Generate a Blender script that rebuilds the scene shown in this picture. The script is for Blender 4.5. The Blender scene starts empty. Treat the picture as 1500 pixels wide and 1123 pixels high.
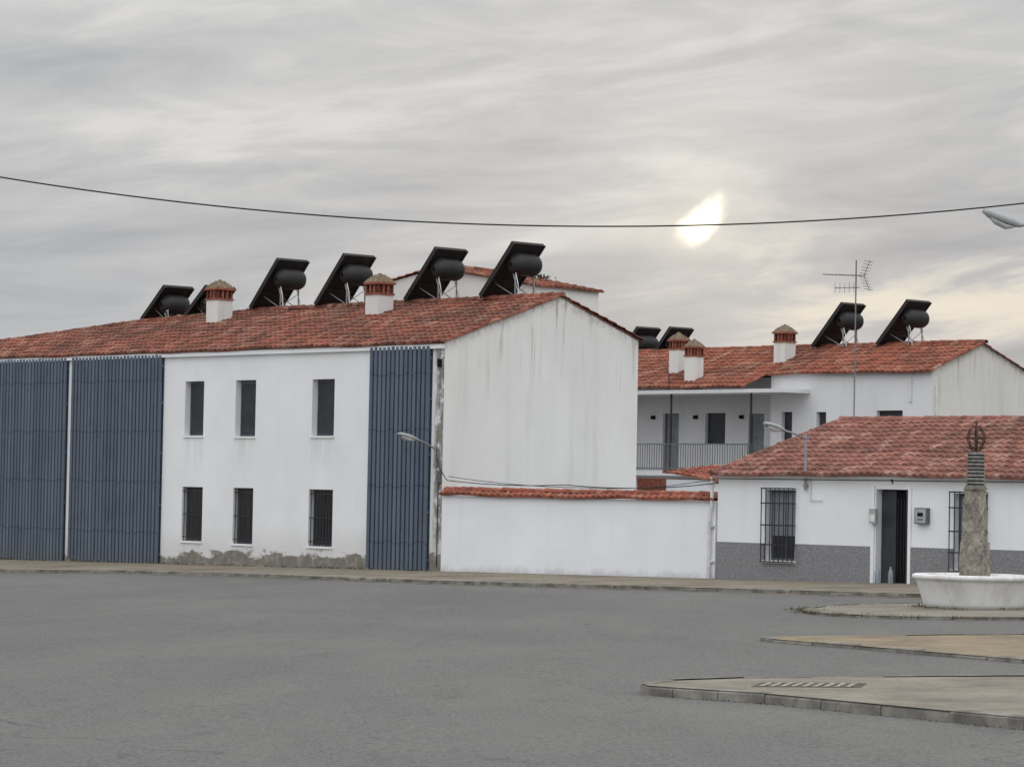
import bpy, bmesh, math, random
from mathutils import Matrix, Vector
random.seed(7)
scene=bpy.context.scene
scene.view_settings.view_transform='Standard'
scene.view_settings.look='None'
scene.view_settings.exposure=0

def gz(x): return 0.022*max(-30,min(30,x))
CX,CY=-1.70,75.17
ANG=math.atan2(-0.736,0.677)
FR=Matrix.Translation((CX,CY,0))@Matrix.Rotation(ANG,4,'Z')   # street frame: X right along facades, Y to the back
def L2W(x,y,z=0): return FR@Vector((x,y,z))

# ---------------------------------------------------------------- node helper
class G:
    def __init__(s,nt): s.nt=nt
    def n(s,t,**k):
        nd=s.nt.nodes.new(t)
        for a,b in k.items(): setattr(nd,a,b)
        return nd
    def put(s,inp,v):
        if isinstance(v,bpy.types.NodeSocket): s.nt.links.new(v,inp)
        else: inp.default_value=v
    def m(s,op,a,b=None,c=None,clamp=False):
        nd=s.n('ShaderNodeMath',operation=op); nd.use_clamp=clamp
        s.put(nd.inputs[0],a)
        if b is not None: s.put(nd.inputs[1],b)
        if c is not None: s.put(nd.inputs[2],c)
        return nd.outputs[0]
    def add(s,a,b): return s.m('ADD',a,b)
    def sub(s,a,b): return s.m('SUBTRACT',a,b)
    def mul(s,a,b): return s.m('MULTIPLY',a,b)
    def ss(s,v,a,b,o0=0.0,o1=1.0):
        nd=s.n('ShaderNodeMapRange',interpolation_type='SMOOTHSTEP')
        s.put(nd.inputs[0],v)
        if a>b: a,b,o0,o1=b,a,o1,o0
        nd.inputs[1].default_value=a; nd.inputs[2].default_value=b
        nd.inputs[3].default_value=o0; nd.inputs[4].default_value=o1
        return nd.outputs[0]
    def xyz(s,v):
        nd=s.n('ShaderNodeSeparateXYZ'); s.put(nd.inputs[0],v); return nd.outputs
    def vec(s,x,y,z):
        nd=s.n('ShaderNodeCombineXYZ')
        for i,v in enumerate((x,y,z)): s.put(nd.inputs[i],v)
        return nd.outputs[0]
    def scale(s,v,sx,sy,sz):
        nd=s.n('ShaderNodeVectorMath',operation='MULTIPLY'); s.put(nd.inputs[0],v); nd.inputs[1].default_value=(sx,sy,sz); return nd.outputs[0]
    def noise(s,v,sc,det=4,ro=.55,dist=0.0):
        nd=s.n('ShaderNodeTexNoise'); s.put(nd.inputs['Vector'],v)
        nd.inputs['Scale'].default_value=sc; nd.inputs['Detail'].default_value=det
        nd.inputs['Roughness'].default_value=ro; nd.inputs['Distortion'].default_value=dist
        return nd.outputs['Fac']
    def white(s,v):
        nd=s.n('ShaderNodeTexWhiteNoise'); nd.noise_dimensions='3D'; s.put(nd.inputs['Vector'],v); return nd.outputs['Value']
    def mix(s,f,a,b,mode='MIX'):
        nd=s.n('ShaderNodeMix',data_type='RGBA',blend_type=mode)
        s.put(nd.inputs[0],f)
        s.put(nd.inputs[6],a if isinstance(a,bpy.types.NodeSocket) else (*a,1) )
        s.put(nd.inputs[7],b if isinstance(b,bpy.types.NodeSocket) else (*b,1) )
        return nd.outputs[2]
    def ramp(s,f,pts):
        nd=s.n('ShaderNodeValToRGB'); s.put(nd.inputs[0],f)
        el=nd.color_ramp.elements
        while len(el)<len(pts): el.new(.5)
        for e,(p,c) in zip(el,pts): e.position=p; e.color=(*c,1)
        return nd.outputs[0]

def mat(name,rough=.8,spec=.3,metal=0.0):
    m=bpy.data.materials.new(name); m.use_nodes=True
    g=G(m.node_tree); b=m.node_tree.nodes['Principled BSDF']
    b.inputs['Roughness'].default_value=rough; b.inputs['Metallic'].default_value=metal
    b.inputs['Specular IOR Level'].default_value=spec
    co=g.n('ShaderNodeTexCoord').outputs['Object']
    return m,g,b,co
def bump(g,b,h,strength=.3,dist=.01):
    nd=g.n('ShaderNodeBump'); nd.inputs['Strength'].default_value=strength; nd.inputs['Distance'].default_value=dist
    g.put(nd.inputs['Height'],h); g.put(b.inputs['Normal'],nd.outputs[0])
def simple(name,col,rough=.7,spec=.3,metal=0,var=.18,sc=4,bmp=.0):
    m,g,b,co=mat(name,rough,spec,metal)
    n=g.noise(co,sc,5,.6)
    c=g.mix(g.ss(n,.3,.7),tuple(a*(1-var) for a in col),tuple(min(1,a*(1+var)) for a in col))
    g.put(b.inputs['Base Color'],c)
    if bmp: bump(g,b,g.noise(co,sc*6,4),bmp,.01)
    return m

def plaster(name,col=(.78,.78,.79),base_h=None,roofline=None,corner=False,streak=.1,sills=None,splash=None):
    m,g,b,co=mat(name,.9,.15)
    x,y,z=g.xyz(co)
    big=g.noise(co,.55,4,.6)
    vs=g.noise(g.scale(co,2.2,2.2,.16),1.0,5,.65)
    fine=g.noise(co,9,5,.7)
    c=g.mix(g.ss(big,.3,.75),tuple(a*.92 for a in col),col)
    c=g.mix(g.mul(g.ss(vs,.5,.78),streak*4),c,tuple(a*k for a,k in zip(col,(.74,.73,.70))))
    c=g.mix(g.mul(g.ss(fine,.55,.8),.16),c,tuple(a*.74 for a in col))
    if sills:
        sn=g.noise(g.scale(co,9,9,.5),1.0,4,.6)
        for (a,c_,zz) in sills:
            f=g.mul(g.mul(g.ss(x,a-.1,a+.05),g.ss(x,c_+.1,c_-.05)),g.mul(g.ss(z,zz-1.1,zz-.05),g.m('LESS_THAN',z,zz)))
            c=g.mix(g.mul(g.mul(f,g.ss(sn,.42,.65)),.22),c,(.40,.39,.36))
    if roofline:
        top,sl,mid,depth,amt=roofline
        rl=g.sub(top,g.mul(g.m('ABSOLUTE',g.sub(y,mid)),sl))
        below=g.sub(rl,z)
        st=g.noise(g.scale(co,6.5,6.5,.35),1.0,5,.6,.3)
        st2=g.noise(g.scale(co,1.1,1.1,.3),1.0,3,.6)
        f=g.mul(g.ss(st,.51,.68),g.ss(below,depth,0.0))
        f=g.mul(f,g.ss(st2,.38,.60))
        c=g.mix(g.mul(f,amt),c,(.26,.235,.18))
        f2=g.mul(g.ss(below,.40,0),g.ss(g.noise(co,5,5,.7),.38,.65))
        c=g.mix(g.mul(f2,amt*.9),c,(.27,.225,.155))
        c=g.mix(g.mul(g.ss(below,3.6,.2),.12),c,(.52,.49,.42))
    if corner:
        near=g.mul(g.ss(x,-.42,-.22),g.ss(z,.2,1.0))
        cn=g.noise(g.scale(co,5,5,2.2),1.0,6,.75)
        cn2=g.noise(g.scale(co,1,1,.8),1.0,3,.6)
        f=g.mul(g.mul(near,g.ss(cn,.36,.54)),g.ss(cn2,.26,.42))
        c=g.mix(g.mul(f,.85),c,(.12,.10,.075))
    if base_h is not None:
        bn=g.noise(g.scale(co,1.1,1.1,2.4),1.0,6,.7)
        gl=g.sub(z,g.mul(x,.026))
        hgt=g.sub(g.add(base_h,g.mul(g.sub(bn,.5),1.2)),gl)
        f=g.ss(hgt,-.03,.08)
        fc=g.mix(g.ss(g.noise(co,4,6,.75),.44,.64),(.055,.048,.036),(.22,.20,.165))
        c=g.mix(g.mul(f,.96),c,fc)
        c=g.mix(g.mul(g.ss(g.sub(gl,base_h),.9,0.0),.30),c,(.42,.40,.36))
    if splash is not None:
        gl=g.sub(z,g.mul(x,.015))
        f=g.mul(g.ss(g.add(gl,g.mul(g.sub(g.noise(co,2.5,5,.7),.5),.5)),splash,-.05),.5)
        c=g.mix(f,c,(.40,.39,.37))
    g.put(b.inputs['Base Color'],c)
    bump(g,b,fine,.2,.015)
    return m

def tilemat(name,cols,tw,tl,dark=.6):
    m,g,b,co=mat(name,.9,.12)
    x,y,z=g.xyz(co)
    cell=g.vec(g.m('FLOOR',g.m('DIVIDE',x,tw)),g.m('FLOOR',g.m('DIVIDE',y,tl)),0.0)
    w=g.white(cell)
    c=g.ramp(w,[(0,cols[0]),(.45,cols[1]),(.8,cols[2]),(1,cols[3])])
    n=g.noise(co,.7,5,.65); n2=g.noise(co,5,5,.7)
    c=g.mix(g.mul(g.ss(n,.38,.66),dark),c,(.070,.050,.042))
    c=g.mix(g.mul(g.ss(n2,.50,.68),.55),c,(.085,.067,.053))
    n3=g.noise(co,14,3,.6)
    c=g.mix(g.mul(g.ss(n3,.58,.75),.4),c,(.27,.22,.17))
    g.put(b.inputs['Base Color'],c)
    return m

# ---------------------------------------------------------------- mesh builder
class B:
    def __init__(s): s.v=[]; s.f=[]; s.mi=[]; s.mats=[]; s.sm=[]
    def mid(s,m):
        if m not in s.mats: s.mats.append(m)
        return s.mats.index(m)
    def poly(s,pts,m,smooth=False):
        i=len(s.v); s.v+= [tuple(p) for p in pts]; s.f.append(tuple(range(i,i+len(pts)))); s.mi.append(s.mid(m)); s.sm.append(smooth)
    def faces(s,vs,fs,m,smooth=False):
        i=len(s.v); s.v+=[tuple(p) for p in vs]; k=s.mid(m)
        for f in fs: s.f.append(tuple(a+i for a in f)); s.mi.append(k); s.sm.append(smooth)
    def hexa(s,p,m):
        s.faces(p,[(3,2,1,0),(4,5,6,7),(0,1,5,4),(1,2,6,5),(2,3,7,6),(3,0,4,7)],m)
    def box(s,x0,x1,y0,y1,z0,z1,m):
        s.hexa([(x0,y0,z0),(x1,y0,z0),(x1,y1,z0),(x0,y1,z0),(x0,y0,z1),(x1,y0,z1),(x1,y1,z1),(x0,y1,z1)],m)
    def frust(s,cx,cy,z0,z1,a0,a1,m):
        s.hexa([(cx-a0,cy-a0,z0),(cx+a0,cy-a0,z0),(cx+a0,cy+a0,z0),(cx-a0,cy+a0,z0),(cx-a1,cy-a1,z1),(cx+a1,cy-a1,z1),(cx+a1,cy+a1,z1),(cx-a1,cy+a1,z1)],m)
    def cyl(s,p0,p1,r,m,n=10,r1=None,smooth=True,cap=True):
        r1=r if r1 is None else r1
        p0=Vector(p0); p1=Vector(p1); d=(p1-p0).normalized()
        a=d.orthogonal().normalized(); b=d.cross(a)
        vs=[];fs=[]
        for k in range(n):
            t=2*math.pi*k/n; o=a*math.cos(t)+b*math.sin(t)
            vs.append(p0+o*r); vs.append(p1+o*r1)
        for k in range(n):
            j=(k+1)%n; fs.append((2*k,2*j,2*j+1,2*k+1))
        s.faces(vs,fs,m,smooth)
        if cap:
            s.faces([vs[2*k] for k in range(n)][::-1],[tuple(range(n))],m); s.faces([vs[2*k+1] for k in range(n)],[tuple(range(n))],m)
    def tube(s,pts,r,m,n=8):
        for a,b in zip(pts[:-1],pts[1:]): s.cyl(a,b,r,m,n)
    def lathe(s,c,prof,m,n=40):
        vs=[];fs=[]; k=len(prof)
        for i in range(n):
            t=2*math.pi*i/n
            for r,z in prof: vs.append((c[0]+r*math.cos(t),c[1]+r*math.sin(t),c[2]+z))
        for i in range(n):
            j=(i+1)%n
            for q in range(k-1): fs.append((i*k+q,j*k+q,j*k+q+1,i*k+q+1))
        s.faces(vs,fs,m,True)
    def wall(s,axis,pos,a0,a1,z0,z1,ops,m,depth,ms=None):
        xs=sorted({a0,a1,*[o[0] for o in ops],*[o[1] for o in ops]}); zs=sorted({z0,z1,*[o[2] for o in ops],*[o[3] for o in ops]})
        P=(lambda a,z,d=0:(a,pos+d,z)) if axis=='y' else (lambda a,z,d=0:(pos+d,a,z))
        for i in range(len(xs)-1):
            for j in range(len(zs)-1):
                cx=(xs[i]+xs[i+1])/2; cz=(zs[j]+zs[j+1])/2
                if any(o[0]<cx<o[1] and o[2]<cz<o[3] for o in ops): continue
                s.poly([P(xs[i],zs[j]),P(xs[i+1],zs[j]),P(xs[i+1],zs[j+1]),P(xs[i],zs[j+1])],m)
        for o in ops:
            x0_,x1_,q0,q1=o[:4]
            s.poly([P(x0_,q0),P(x0_,q0,depth),P(x0_,q1,depth),P(x0_,q1)],m)
            s.poly([P(x1_,q0),P(x1_,q0,depth),P(x1_,q1,depth),P(x1_,q1)],m)
            s.poly([P(x0_,q0),P(x1_,q0),P(x1_,q0,depth),P(x0_,q0,depth)],ms or m)
            s.poly([P(x0_,q1),P(x1_,q1),P(x1_,q1,depth),P(x0_,q1,depth)],m)
    def done(s,name,parent=None,frame=False,loc=None):
        me=bpy.data.meshes.new(name); me.from_pydata(s.v,[],s.f)
        for m in s.mats: me.materials.append(m)
        me.polygons.foreach_set('material_index',s.mi); me.polygons.foreach_set('use_smooth',s.sm); me.update()
        o=bpy.data.objects.new(name,me); scene.collection.objects.link(o)
        if parent: o.parent=parent
        elif frame: o.matrix_world=FR.copy()
        elif loc: o.location=loc
        return o
def empty(name,frame=True,loc=None):
    o=bpy.data.objects.new(name,None); scene.collection.objects.link(o); o.empty_display_size=.5
    if frame: o.matrix_world=FR.copy()
    elif loc: o.location=loc
    return o

def tiles(b,m,x0,x1,O,up,length,vmax=None,tw=.22,tl=.36,amp=.05,cross=None,sub=6):
    """barrel tiles: columns side by side along 'cross', rows up the slope 'up' from eave origin O"""
    up=Vector(up).normalized(); cr=Vector(cross or (1,0,0)).normalized(); nrm=cr.cross(up)
    if nrm.z<0: nrm=-nrm
    O=Vector(O); n=max(1,int(round((x1-x0)/tw))); rows=int(math.ceil(length/tl))
    vs=[];fs=[]; rowsv=[(0,-.012,True)]
    for r in range(rows):
        rowsv.append((r*tl,.03,False)); rowsv.append((min(length,(r+1)*tl),.0,False))
    nc=n*sub+1
    for (vv,h,flat) in rowsv:
        for i in range(nc):
            x=x0+(x1-x0)*i/(nc-1)
            j=i//sub
            jit=(math.sin(j*12.9898+int(vv/tl+.5)*78.233)*43758.5453)%1.0
            lim=vmax(x) if vmax else length
            v=min(vv,lim) if not flat else 0
            pr=0 if flat else amp*abs(math.sin(math.pi*i/sub))**.8+ (jit-.5)*.014
            wob=.014*math.sin(x*.9+1.3)+.012*math.sin(x*2.3+v)
            vs.append(O+cr*x+up*(v+(jit-.5)*.03*(0 if flat or v>=lim else 1))+nrm*(h+pr+wob))
    for r in range(len(rowsv)-1):
        for i in range(nc-1):
            a=r*nc+i; fs.append((a,a+1,a+nc+1,a+nc))
    b.faces(vs,fs,m,False)
def caps(b,m,p0,p1,r=.10,step=.36):
    p0=Vector(p0);p1=Vector(p1); d=p1-p0; L=d.length; d.normalize(); n=max(1,int(L/step))
    side=d.cross(Vector((0,0,1))).normalized(); upv=side.cross(d).normalized()
    for k in range(n):
        dz=Vector((0,0,random.uniform(-.010,.010)))
        a=p0+d*(L*k/n)+dz; c=p0+d*(L*(k+1)/n+.04)+dz
        vs=[];fs=[];N=7
        for i in range(N):
            t=math.pi*i/(N-1)
            o=side*math.cos(t)+upv*math.sin(t)
            vs.append(a+o*(r+.018)); vs.append(c+o*r)
        for i in range(N-1): fs.append((2*i,2*i+2,2*i+3,2*i+1))
        fs.append(tuple(2*i for i in range(N)))
        b.faces(vs,fs,m,False)

# ---------------------------------------------------------------- materials
winsU=[(-10.84,-9.98,3.38,4.88),(-8.55,-7.66,3.36,4.88),(-5.24,-4.32,3.37,4.86)]
winsL=[(-10.88,-9.94,.48,1.97),(-8.56,-7.68,.46,1.97),(-5.30,-4.30,.48,1.97)]
M_main=plaster('white_plaster_facade',col=(.80,.81,.83),base_h=.42,corner=True,streak=.04,sills=[(a,c_,q0-.05) for a,c_,q0,q1 in winsU+winsL])
M_gable=plaster('white_plaster_gable',col=(.77,.77,.765),roofline=(7.12,.34,3.95,2.6,.75),streak=.12)
M_rear=plaster('white_plaster_rear',col=(.72,.72,.70),streak=.2)
M_apt=plaster('white_plaster_apartments',col=(.72,.725,.74),streak=.12)
M_aptg=plaster('white_plaster_apartment_gable',col=(.68,.67,.64),roofline=(6.95,.385,24.44,1.6,.75),streak=.2)
M_wall=plaster('whitewashed_wall',col=(.81,.83,.87),streak=.05,splash=.18)
M_house=plaster('white_plaster_house',col=(.80,.82,.85),streak=.06)
T_main=tilemat('terracotta_tiles_main',[(.13,.052,.037),(.22,.078,.054),(.29,.108,.074),(.34,.19,.14)],.22,.36,.55)
T_apt=tilemat('terracotta_tiles_apartments',[(.17,.06,.042),(.265,.085,.055),(.32,.115,.075),(.36,.2,.14)],.22,.36,.4)
T_house=tilemat('terracotta_tiles_house',[(.18,.08,.066),(.26,.113,.09),(.32,.145,.115),(.37,.22,.18)],.21,.36,.4)
T_cop=tilemat('terracotta_coping',[(.23,.075,.052),(.31,.10,.068),(.36,.13,.09),(.38,.2,.14)],.21,.36,.25)
M_brick=simple('chimney_brick',(.27,.10,.07),.9,.1,var=.35,sc=12)
M_chtop=simple('chimney_cap_mortar',(.20,.155,.11),.95,.1,var=.35,sc=9)
M_dark=simple('dark_opening',(.012,.012,.013),.9,.1)
M_shut=simple('dark_shutter',(.030,.034,.042),.45,.4,var=.2)
M_glass=simple('window_glass',(.02,.023,.028),.08,.6,var=.1)
M_blind=simple('pale_roller_blind',(.20,.23,.27),.4,.4,var=.1)
M_frame=simple('grey_window_frame',(.10,.11,.13),.5,.4)
M_iron=simple('black_iron',(.022,.022,.026),.5,.4,var=.3,sc=20)
M_steel=simple('galvanised_steel',(.30,.31,.32),.45,.5,.4,var=.15)
M_rail=simple('painted_railing',(.15,.155,.16),.5,.4)
M_lamp=simple('lamp_housing',(.34,.35,.36),.5,.5,.0,var=.1)
M_lens=simple('lamp_lens',(.55,.57,.58),.25,.5)
M_pan=simple('solar_panel_back',(.022,.019,.018),.55,.25,var=.3,sc=2)
M_tank=simple('solar_tank_shell',(.020,.020,.021),.5,.3,var=.25,sc=3)
M_coll=simple('collector_glass',(.01,.012,.02),.1,.6)
M_conc=simple('kerb_concrete',(.20,.19,.17),.95,.1,var=.4,sc=3,bmp=.4)
M_door=simple('apartment_door_grey',(.20,.22,.24),.6,.3)
M_pipe=simple('white_pvc_pipe',(.62,.62,.62),.5,.3)
M_cable=simple('cable_black',(.02,.02,.02),.6,.3)

SP=.165
M_slat,g,b,co=mat('blue_painted_slats',.7,.2)
x,y,z=g.xyz(co)
w=g.white(g.vec(g.m('FLOOR',g.m('DIVIDE',x,SP)),0.0,0.0))
n=g.noise(g.scale(co,6,6,.5),1,5,.65)
c=g.mix(w,(.085,.112,.152),(.118,.148,.192))
c=g.mix(g.mul(g.ss(n,.5,.75),.5),c,(.17,.19,.215))
c=g.mix(g.mul(g.ss(g.noise(co,1.2,4),.5,.7),.35),c,(.068,.085,.112))
seam=g.m('LESS_THAN',g.m('ABSOLUTE',g.sub(g.m('FRACT',g.add(g.m('DIVIDE',z,1.42),g.mul(w,.06))),.5)),.012)
c=g.mix(g.mul(seam,.5),c,(.03,.04,.06))
c=g.mix(g.mul(g.ss(g.add(z,g.mul(n,1.0)),.9,.1),.5),c,(.12,.12,.115))
g.put(b.inputs['Base Color'],c)
M_slatback=simple('slat_backing',(.045,.06,.085),.8,.1)

M_dado,g,b,co=mat('grey_granite_dado',.6,.3)
n=g.noise(co,28,3,.8); n2=g.noise(co,2,3)
c=g.mix(g.ss(n,.35,.65),(.14,.14,.15),(.29,.29,.30)); c=g.mix(g.mul(n2,.3),c,(.17,.17,.18))
g.put(b.inputs['Base Color'],c)

# asphalt
M_asph,g,b,co=mat('asphalt',.95,.12)
n=g.noise(g.scale(co,.20,.10,1),1,6,.65,.3)
n2=g.noise(g.scale(co,.7,.22,1),1,6,.7,.2)
n3=g.noise(co,26,3,.8)
n4=g.noise(co,5.5,4,.75)
n5=g.noise(g.scale(co,.35,.13,1),1.0,5,.75,.8)
c=g.ramp(n,[(.32,(.098,.097,.097)),(.48,(.122,.1205,.119)),(.66,(.158,.154,.148))])
c=g.mix(g.ss(n2,.44,.68,0,.42),c,(.082,.081,.080))
c=g.mix(g.ss(n5,.54,.66,0,.38),c,(.175,.170,.160))
c=g.mix(g.ss(n4,.42,.7,0,.34),c,(.075,.074,.073))
c=g.mix(g.ss(n3,.3,.75,0,.80),c,(.195,.19,.182))
c=g.mix(g.ss(n3,.5,.28,0,.65),c,(.045,.045,.045))
# thin cracks
nn=g.n('ShaderNodeTexNoise'); g.put(nn.inputs['Vector'],co); nn.inputs['Scale'].default_value=.8; nn.inputs['Detail'].default_value=5
wv=g.n('ShaderNodeVectorMath',operation='ADD'); g.put(wv.inputs[0],co); g.put(wv.inputs[1],g.scale(nn.outputs['Color'],2.5,2.5,0))
vo=g.n('ShaderNodeTexVoronoi',feature='DISTANCE_TO_EDGE'); g.put(vo.inputs['Vector'],wv.outputs[0]); vo.inputs['Scale'].default_value=.16
crack=g.mul(g.ss(vo.outputs['Distance'],.006,.002),g.ss(n5,.45,.6))
c=g.mix(g.mul(crack,.4),c,(.05,.05,.05))
g.put(b.inputs['Base Color'],c)
bump(g,b,n3,.5,.01)

M_soil=simple('dry_ground',(.16,.14,.10),.95,.1,var=.3,sc=.3)
def paving(name,c1,c2,size,seam=.3):
    m,g,b,co=mat(name,.93,.12)
    n=g.noise(co,1.1,6,.7); n2=g.noise(co,22,3,.7)
    c=g.mix(g.ss(n,.35,.65),c1,c2)
    c=g.mix(g.mul(g.ss(n2,.4,.7),.4),c,tuple(a*.55 for a in c1))
    br=g.n('ShaderNodeTexBrick'); br.offset=0; g.put(br.inputs['Vector'],co)
    br.inputs['Scale'].default_value=1; br.inputs['Brick Width'].default_value=size; br.inputs['Row Height'].default_value=size; br.inputs['Mortar Size'].default_value=.012
    c=g.mix(g.mul(br.outputs['Fac'],seam),c,(.10,.095,.085))
    st=g.noise(co,.45,5,.65)
    c=g.mix(g.mul(g.ss(st,.45,.68),.55),c,tuple(a*.5 for a in c1))
    g.put(b.inputs['Base Color'],c); bump(g,b,n2,.3,.01)
    return m
M_pave=paving('pavement_slabs',(.19,.165,.13),(.26,.225,.175),.4)
M_pave2=paving('island_paving',(.20,.182,.15),(.28,.255,.21),.5,.12)
M_sand=paving('sandy_island_surface',(.22,.18,.125),(.30,.245,.17),.6,.05)
M_grit,g,b,co=mat('gutter_grit',.95,.1)
n=g.noise(co,1.4,6,.75); c=g.mix(g.ss(n,.4,.62),(.095,.093,.09),(.20,.175,.135)); g.put(b.inputs['Base Color'],c)
M_grass,g,b,co=mat('weeds',.8,.2)
c=g.ramp(g.noise(co,9,4),[(.3,(.05,.052,.025)),(.55,(.10,.092,.05)),(.75,(.18,.15,.09))]); g.put(b.inputs['Base Color'],c)

# ---------------------------------------------------------------- ground, road
b_=B()
xs=[-1500,-30,-20,-10,0,10,20,30,1500]; ys=[-300,0,50,120,3000]
for i in range(len(xs)-1):
    for j in range(len(ys)-1):
        b_.poly([(xs[i],ys[j],gz(xs[i])-.004),(xs[i+1],ys[j],gz(xs[i+1])-.004),(xs[i+1],ys[j+1],gz(xs[i+1])-.004),(xs[i],ys[j+1],gz(xs[i])-.004)],M_soil)
b_.done('ground')
b_=B(); xs=[-90,-30,0,30,90]
for i in range(len(xs)-1):
    b_.poly([(xs[i],-60,gz(xs[i])),(xs[i+1],-60,gz(xs[i+1])),(xs[i+1],130,gz(xs[i+1])),(xs[i],130,gz(xs[i]))],M_asph)
b_.done('asphalt_road')

K=[(-24,80),(-12.9,76.3),(-9.6,75.2),(-6.4,72.0),(-3.8,68.7),(-1.5,65.9),(2.2,62.3),(4.2,60.5),(7.55,56.9),(14,50.2),(22,42)]
S=[30,21,15,9,4.5,0,-5,-9.5,-14,-22,-32]
b_=B(); kb=B(); gr=B()
W_=[L2W(-s,.3) for s in S]
for i in range(len(K)-1):
    p,q=K[i],K[i+1]; u,v=W_[i],W_[i+1]
    b_.poly([(p[0],p[1],gz(p[0])+.07),(q[0],q[1],gz(q[0])+.07),(v.x,v.y,gz(v.x)+.03),(u.x,u.y,gz(u.x)+.03)],M_pave)
    gr.poly([(p[0]-.1,p[1]-.55,gz(p[0]-.1)+.004),(q[0]-.1,q[1]-.5,gz(q[0]-.1)+.004),(q[0],q[1],gz(q[0])+.004),(p[0],p[1],gz(p[0])+.004)],M_grit)
gr.done('gutter')
def kerb(kb,pts,h=.10,w=.14,m=None,closed=False,seg=.8):
    m=m or M_conc
    P=[Vector((a,c_,0)) for a,c_ in pts]
    if closed: P.append(P[0])
    for a,c_ in zip(P[:-1],P[1:]):
        d=c_-a; L=d.length; d.normalize(); nn=Vector((-d.y,d.x,0)); k=max(1,int(round(L/seg)))
        for j in range(k):
            s0=a+d*(L*j/k+.006); s1=a+d*(L*(j+1)/k-.006)
            hh=h+random.uniform(-.008,.008); o=random.uniform(-.01,.01)
            q=[s0+nn*o,s1+nn*o,s1+nn*(w+o),s0+nn*(w+o)]
            bt=[(t.x,t.y,gz(t.x)-.05) for t in q]
            md=[(t.x,t.y,gz(t.x)+hh-.025) for t in q]
            tp=[(t.x+(nn.x*.03 if idx<2 else 0),t.y+(nn.y*.03 if idx<2 else 0),gz(t.x)+hh) for idx,t in enumerate(q)]
            kb.hexa(bt+md,m); kb.faces(md+tp,[(4,5,6,7),(0,1,5,4),(1,2,6,5),(3,0,4,7)],m)
kerb(kb,K,.08,.14,seg=1.0)
b_.done('pavement'); kb.done('pavement_kerb')

def island(name,pts,h,msurf,kw=.14,seg=.8):
    e=empty(name,False,(0,0,0))
    s_=B(); s_.poly([(a,c_,gz(a)+h) for a,c_ in pts],msurf); s_.done('surface',e)
    k_=B(); kerb(k_,pts,h+.006,kw,closed=True,seg=seg); k_.done('kerb_stones',e)
    return e
near=[(1.35,30.45),(1.42,30.05),(1.65,29.75),(2.48,28.86),(3.4,27.35),(4.42,25.67),(6.5,22.2),(12,22),(12,31.9),(5.41,31.5),(2.4,31.3),(1.65,30.95)]
island('traffic_island',near,.10,M_pave2,kw=.15)
mid=[(3.42,40.8),(3.55,40.3),(4.45,38.6),(6.05,35.3),(7.6,34),(13,34),(14,41.6),(7.07,41.4),(3.8,41.1)]
island('traffic_island.001',mid,.05,M_sand,kw=.12)
circ=[(8.0+3.1*math.cos(t*math.pi/18),49.9+3.1*math.sin(t*math.pi/18)) for t in range(36)]
island('fountain_island',circ,.05,M_pave2,kw=.12,seg=.54)

b_=B()
M_cov=simple('rusty_drain_cover',(.085,.07,.055),.9,.2,var=.4,sc=10,bmp=.5)
cv=[(2.42,29.78),(3.48,29.60),(3.62,30.25),(2.58,30.42)]
b_.hexa([(a,c_,gz(a)+.098) for a,c_ in cv]+[(a,c_,gz(a)+.104) for a,c_ in cv],M_cov)
for i in range(9):
    t0=.06+i*.1; t1=t0+.05
    A=[(cv[0][0]*(1-t)+cv[1][0]*t,cv[0][1]*(1-t)+cv[1][1]*t) for t in (t0,t1)]; D=[(cv[3][0]*(1-t)+cv[2][0]*t,cv[3][1]*(1-t)+cv[2][1]*t) for t in (t1,t0)]
    q=A+D; cxq=sum(p[0] for p in q)/4; cyq=sum(p[1] for p in q)/4
    q=[(cxq+(p[0]-cxq)*.95,cyq+(p[1]-cyq)*.8) for p in q]
    b_.poly([(a,c_,gz(a)+.1075) for a,c_ in q],M_iron)
b_.done('drain_cover')

b_=B()
def tuft(x,y,z,s):
    for _ in range(8):
        a=random.uniform(0,6.28); l=s*random.uniform(.5,1.2); lean=random.uniform(.1,.7)
        bx=x+random.uniform(-.08,.08); by=y+random.uniform(-.08,.08)
        w=.006+s*.05; dx=math.cos(a);dy=math.sin(a)
        b_.poly([(bx-dy*w,by+dx*w,z),(bx+dy*w,by-dx*w,z),(bx+dx*l*lean,by+dy*l*lean,z+l*(1-lean*.4))],M_grass)
for _ in range(230):
    t=random.gauss(3.5,.7); r=3.0+random.gauss(0,.16)
    tuft(8+r*math.cos(t),49.9+r*math.sin(t),gz(8+r*math.cos(t))+.03,random.uniform(.02,.06))
for _ in range(40):
    t=random.uniform(0,6.28); r=.9+random.random()*.3
    tuft(7.9+r*math.cos(t),50.7+r*math.sin(t),gz(7.9)+.05,random.uniform(.03,.07))
for _ in range(120):
    i=random.choice([1,2,3,4,5,6,7]); f=random.random()
    x=K[i][0]*(1-f)+K[i+1][0]*f; y=K[i][1]*(1-f)+K[i+1][1]*f
    tuft(x,y-.03,gz(x),random.uniform(.02,.06))
for _ in range(70):
    p=L2W(random.uniform(-12,-2.9),random.uniform(-.25,-.05)); tuft(p.x,p.y,gz(p.x)+.03,random.uniform(.03,.10))
for _ in range(60):
    i=random.randrange(2,6); f=random.random(); x=near[i][0]*(1-f)+near[i+1][0]*f; y=near[i][1]*(1-f)+near[i+1][1]*f
    tuft(x-.02,y-.02,gz(x),random.uniform(.01,.025))
b_.done('grass')

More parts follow.
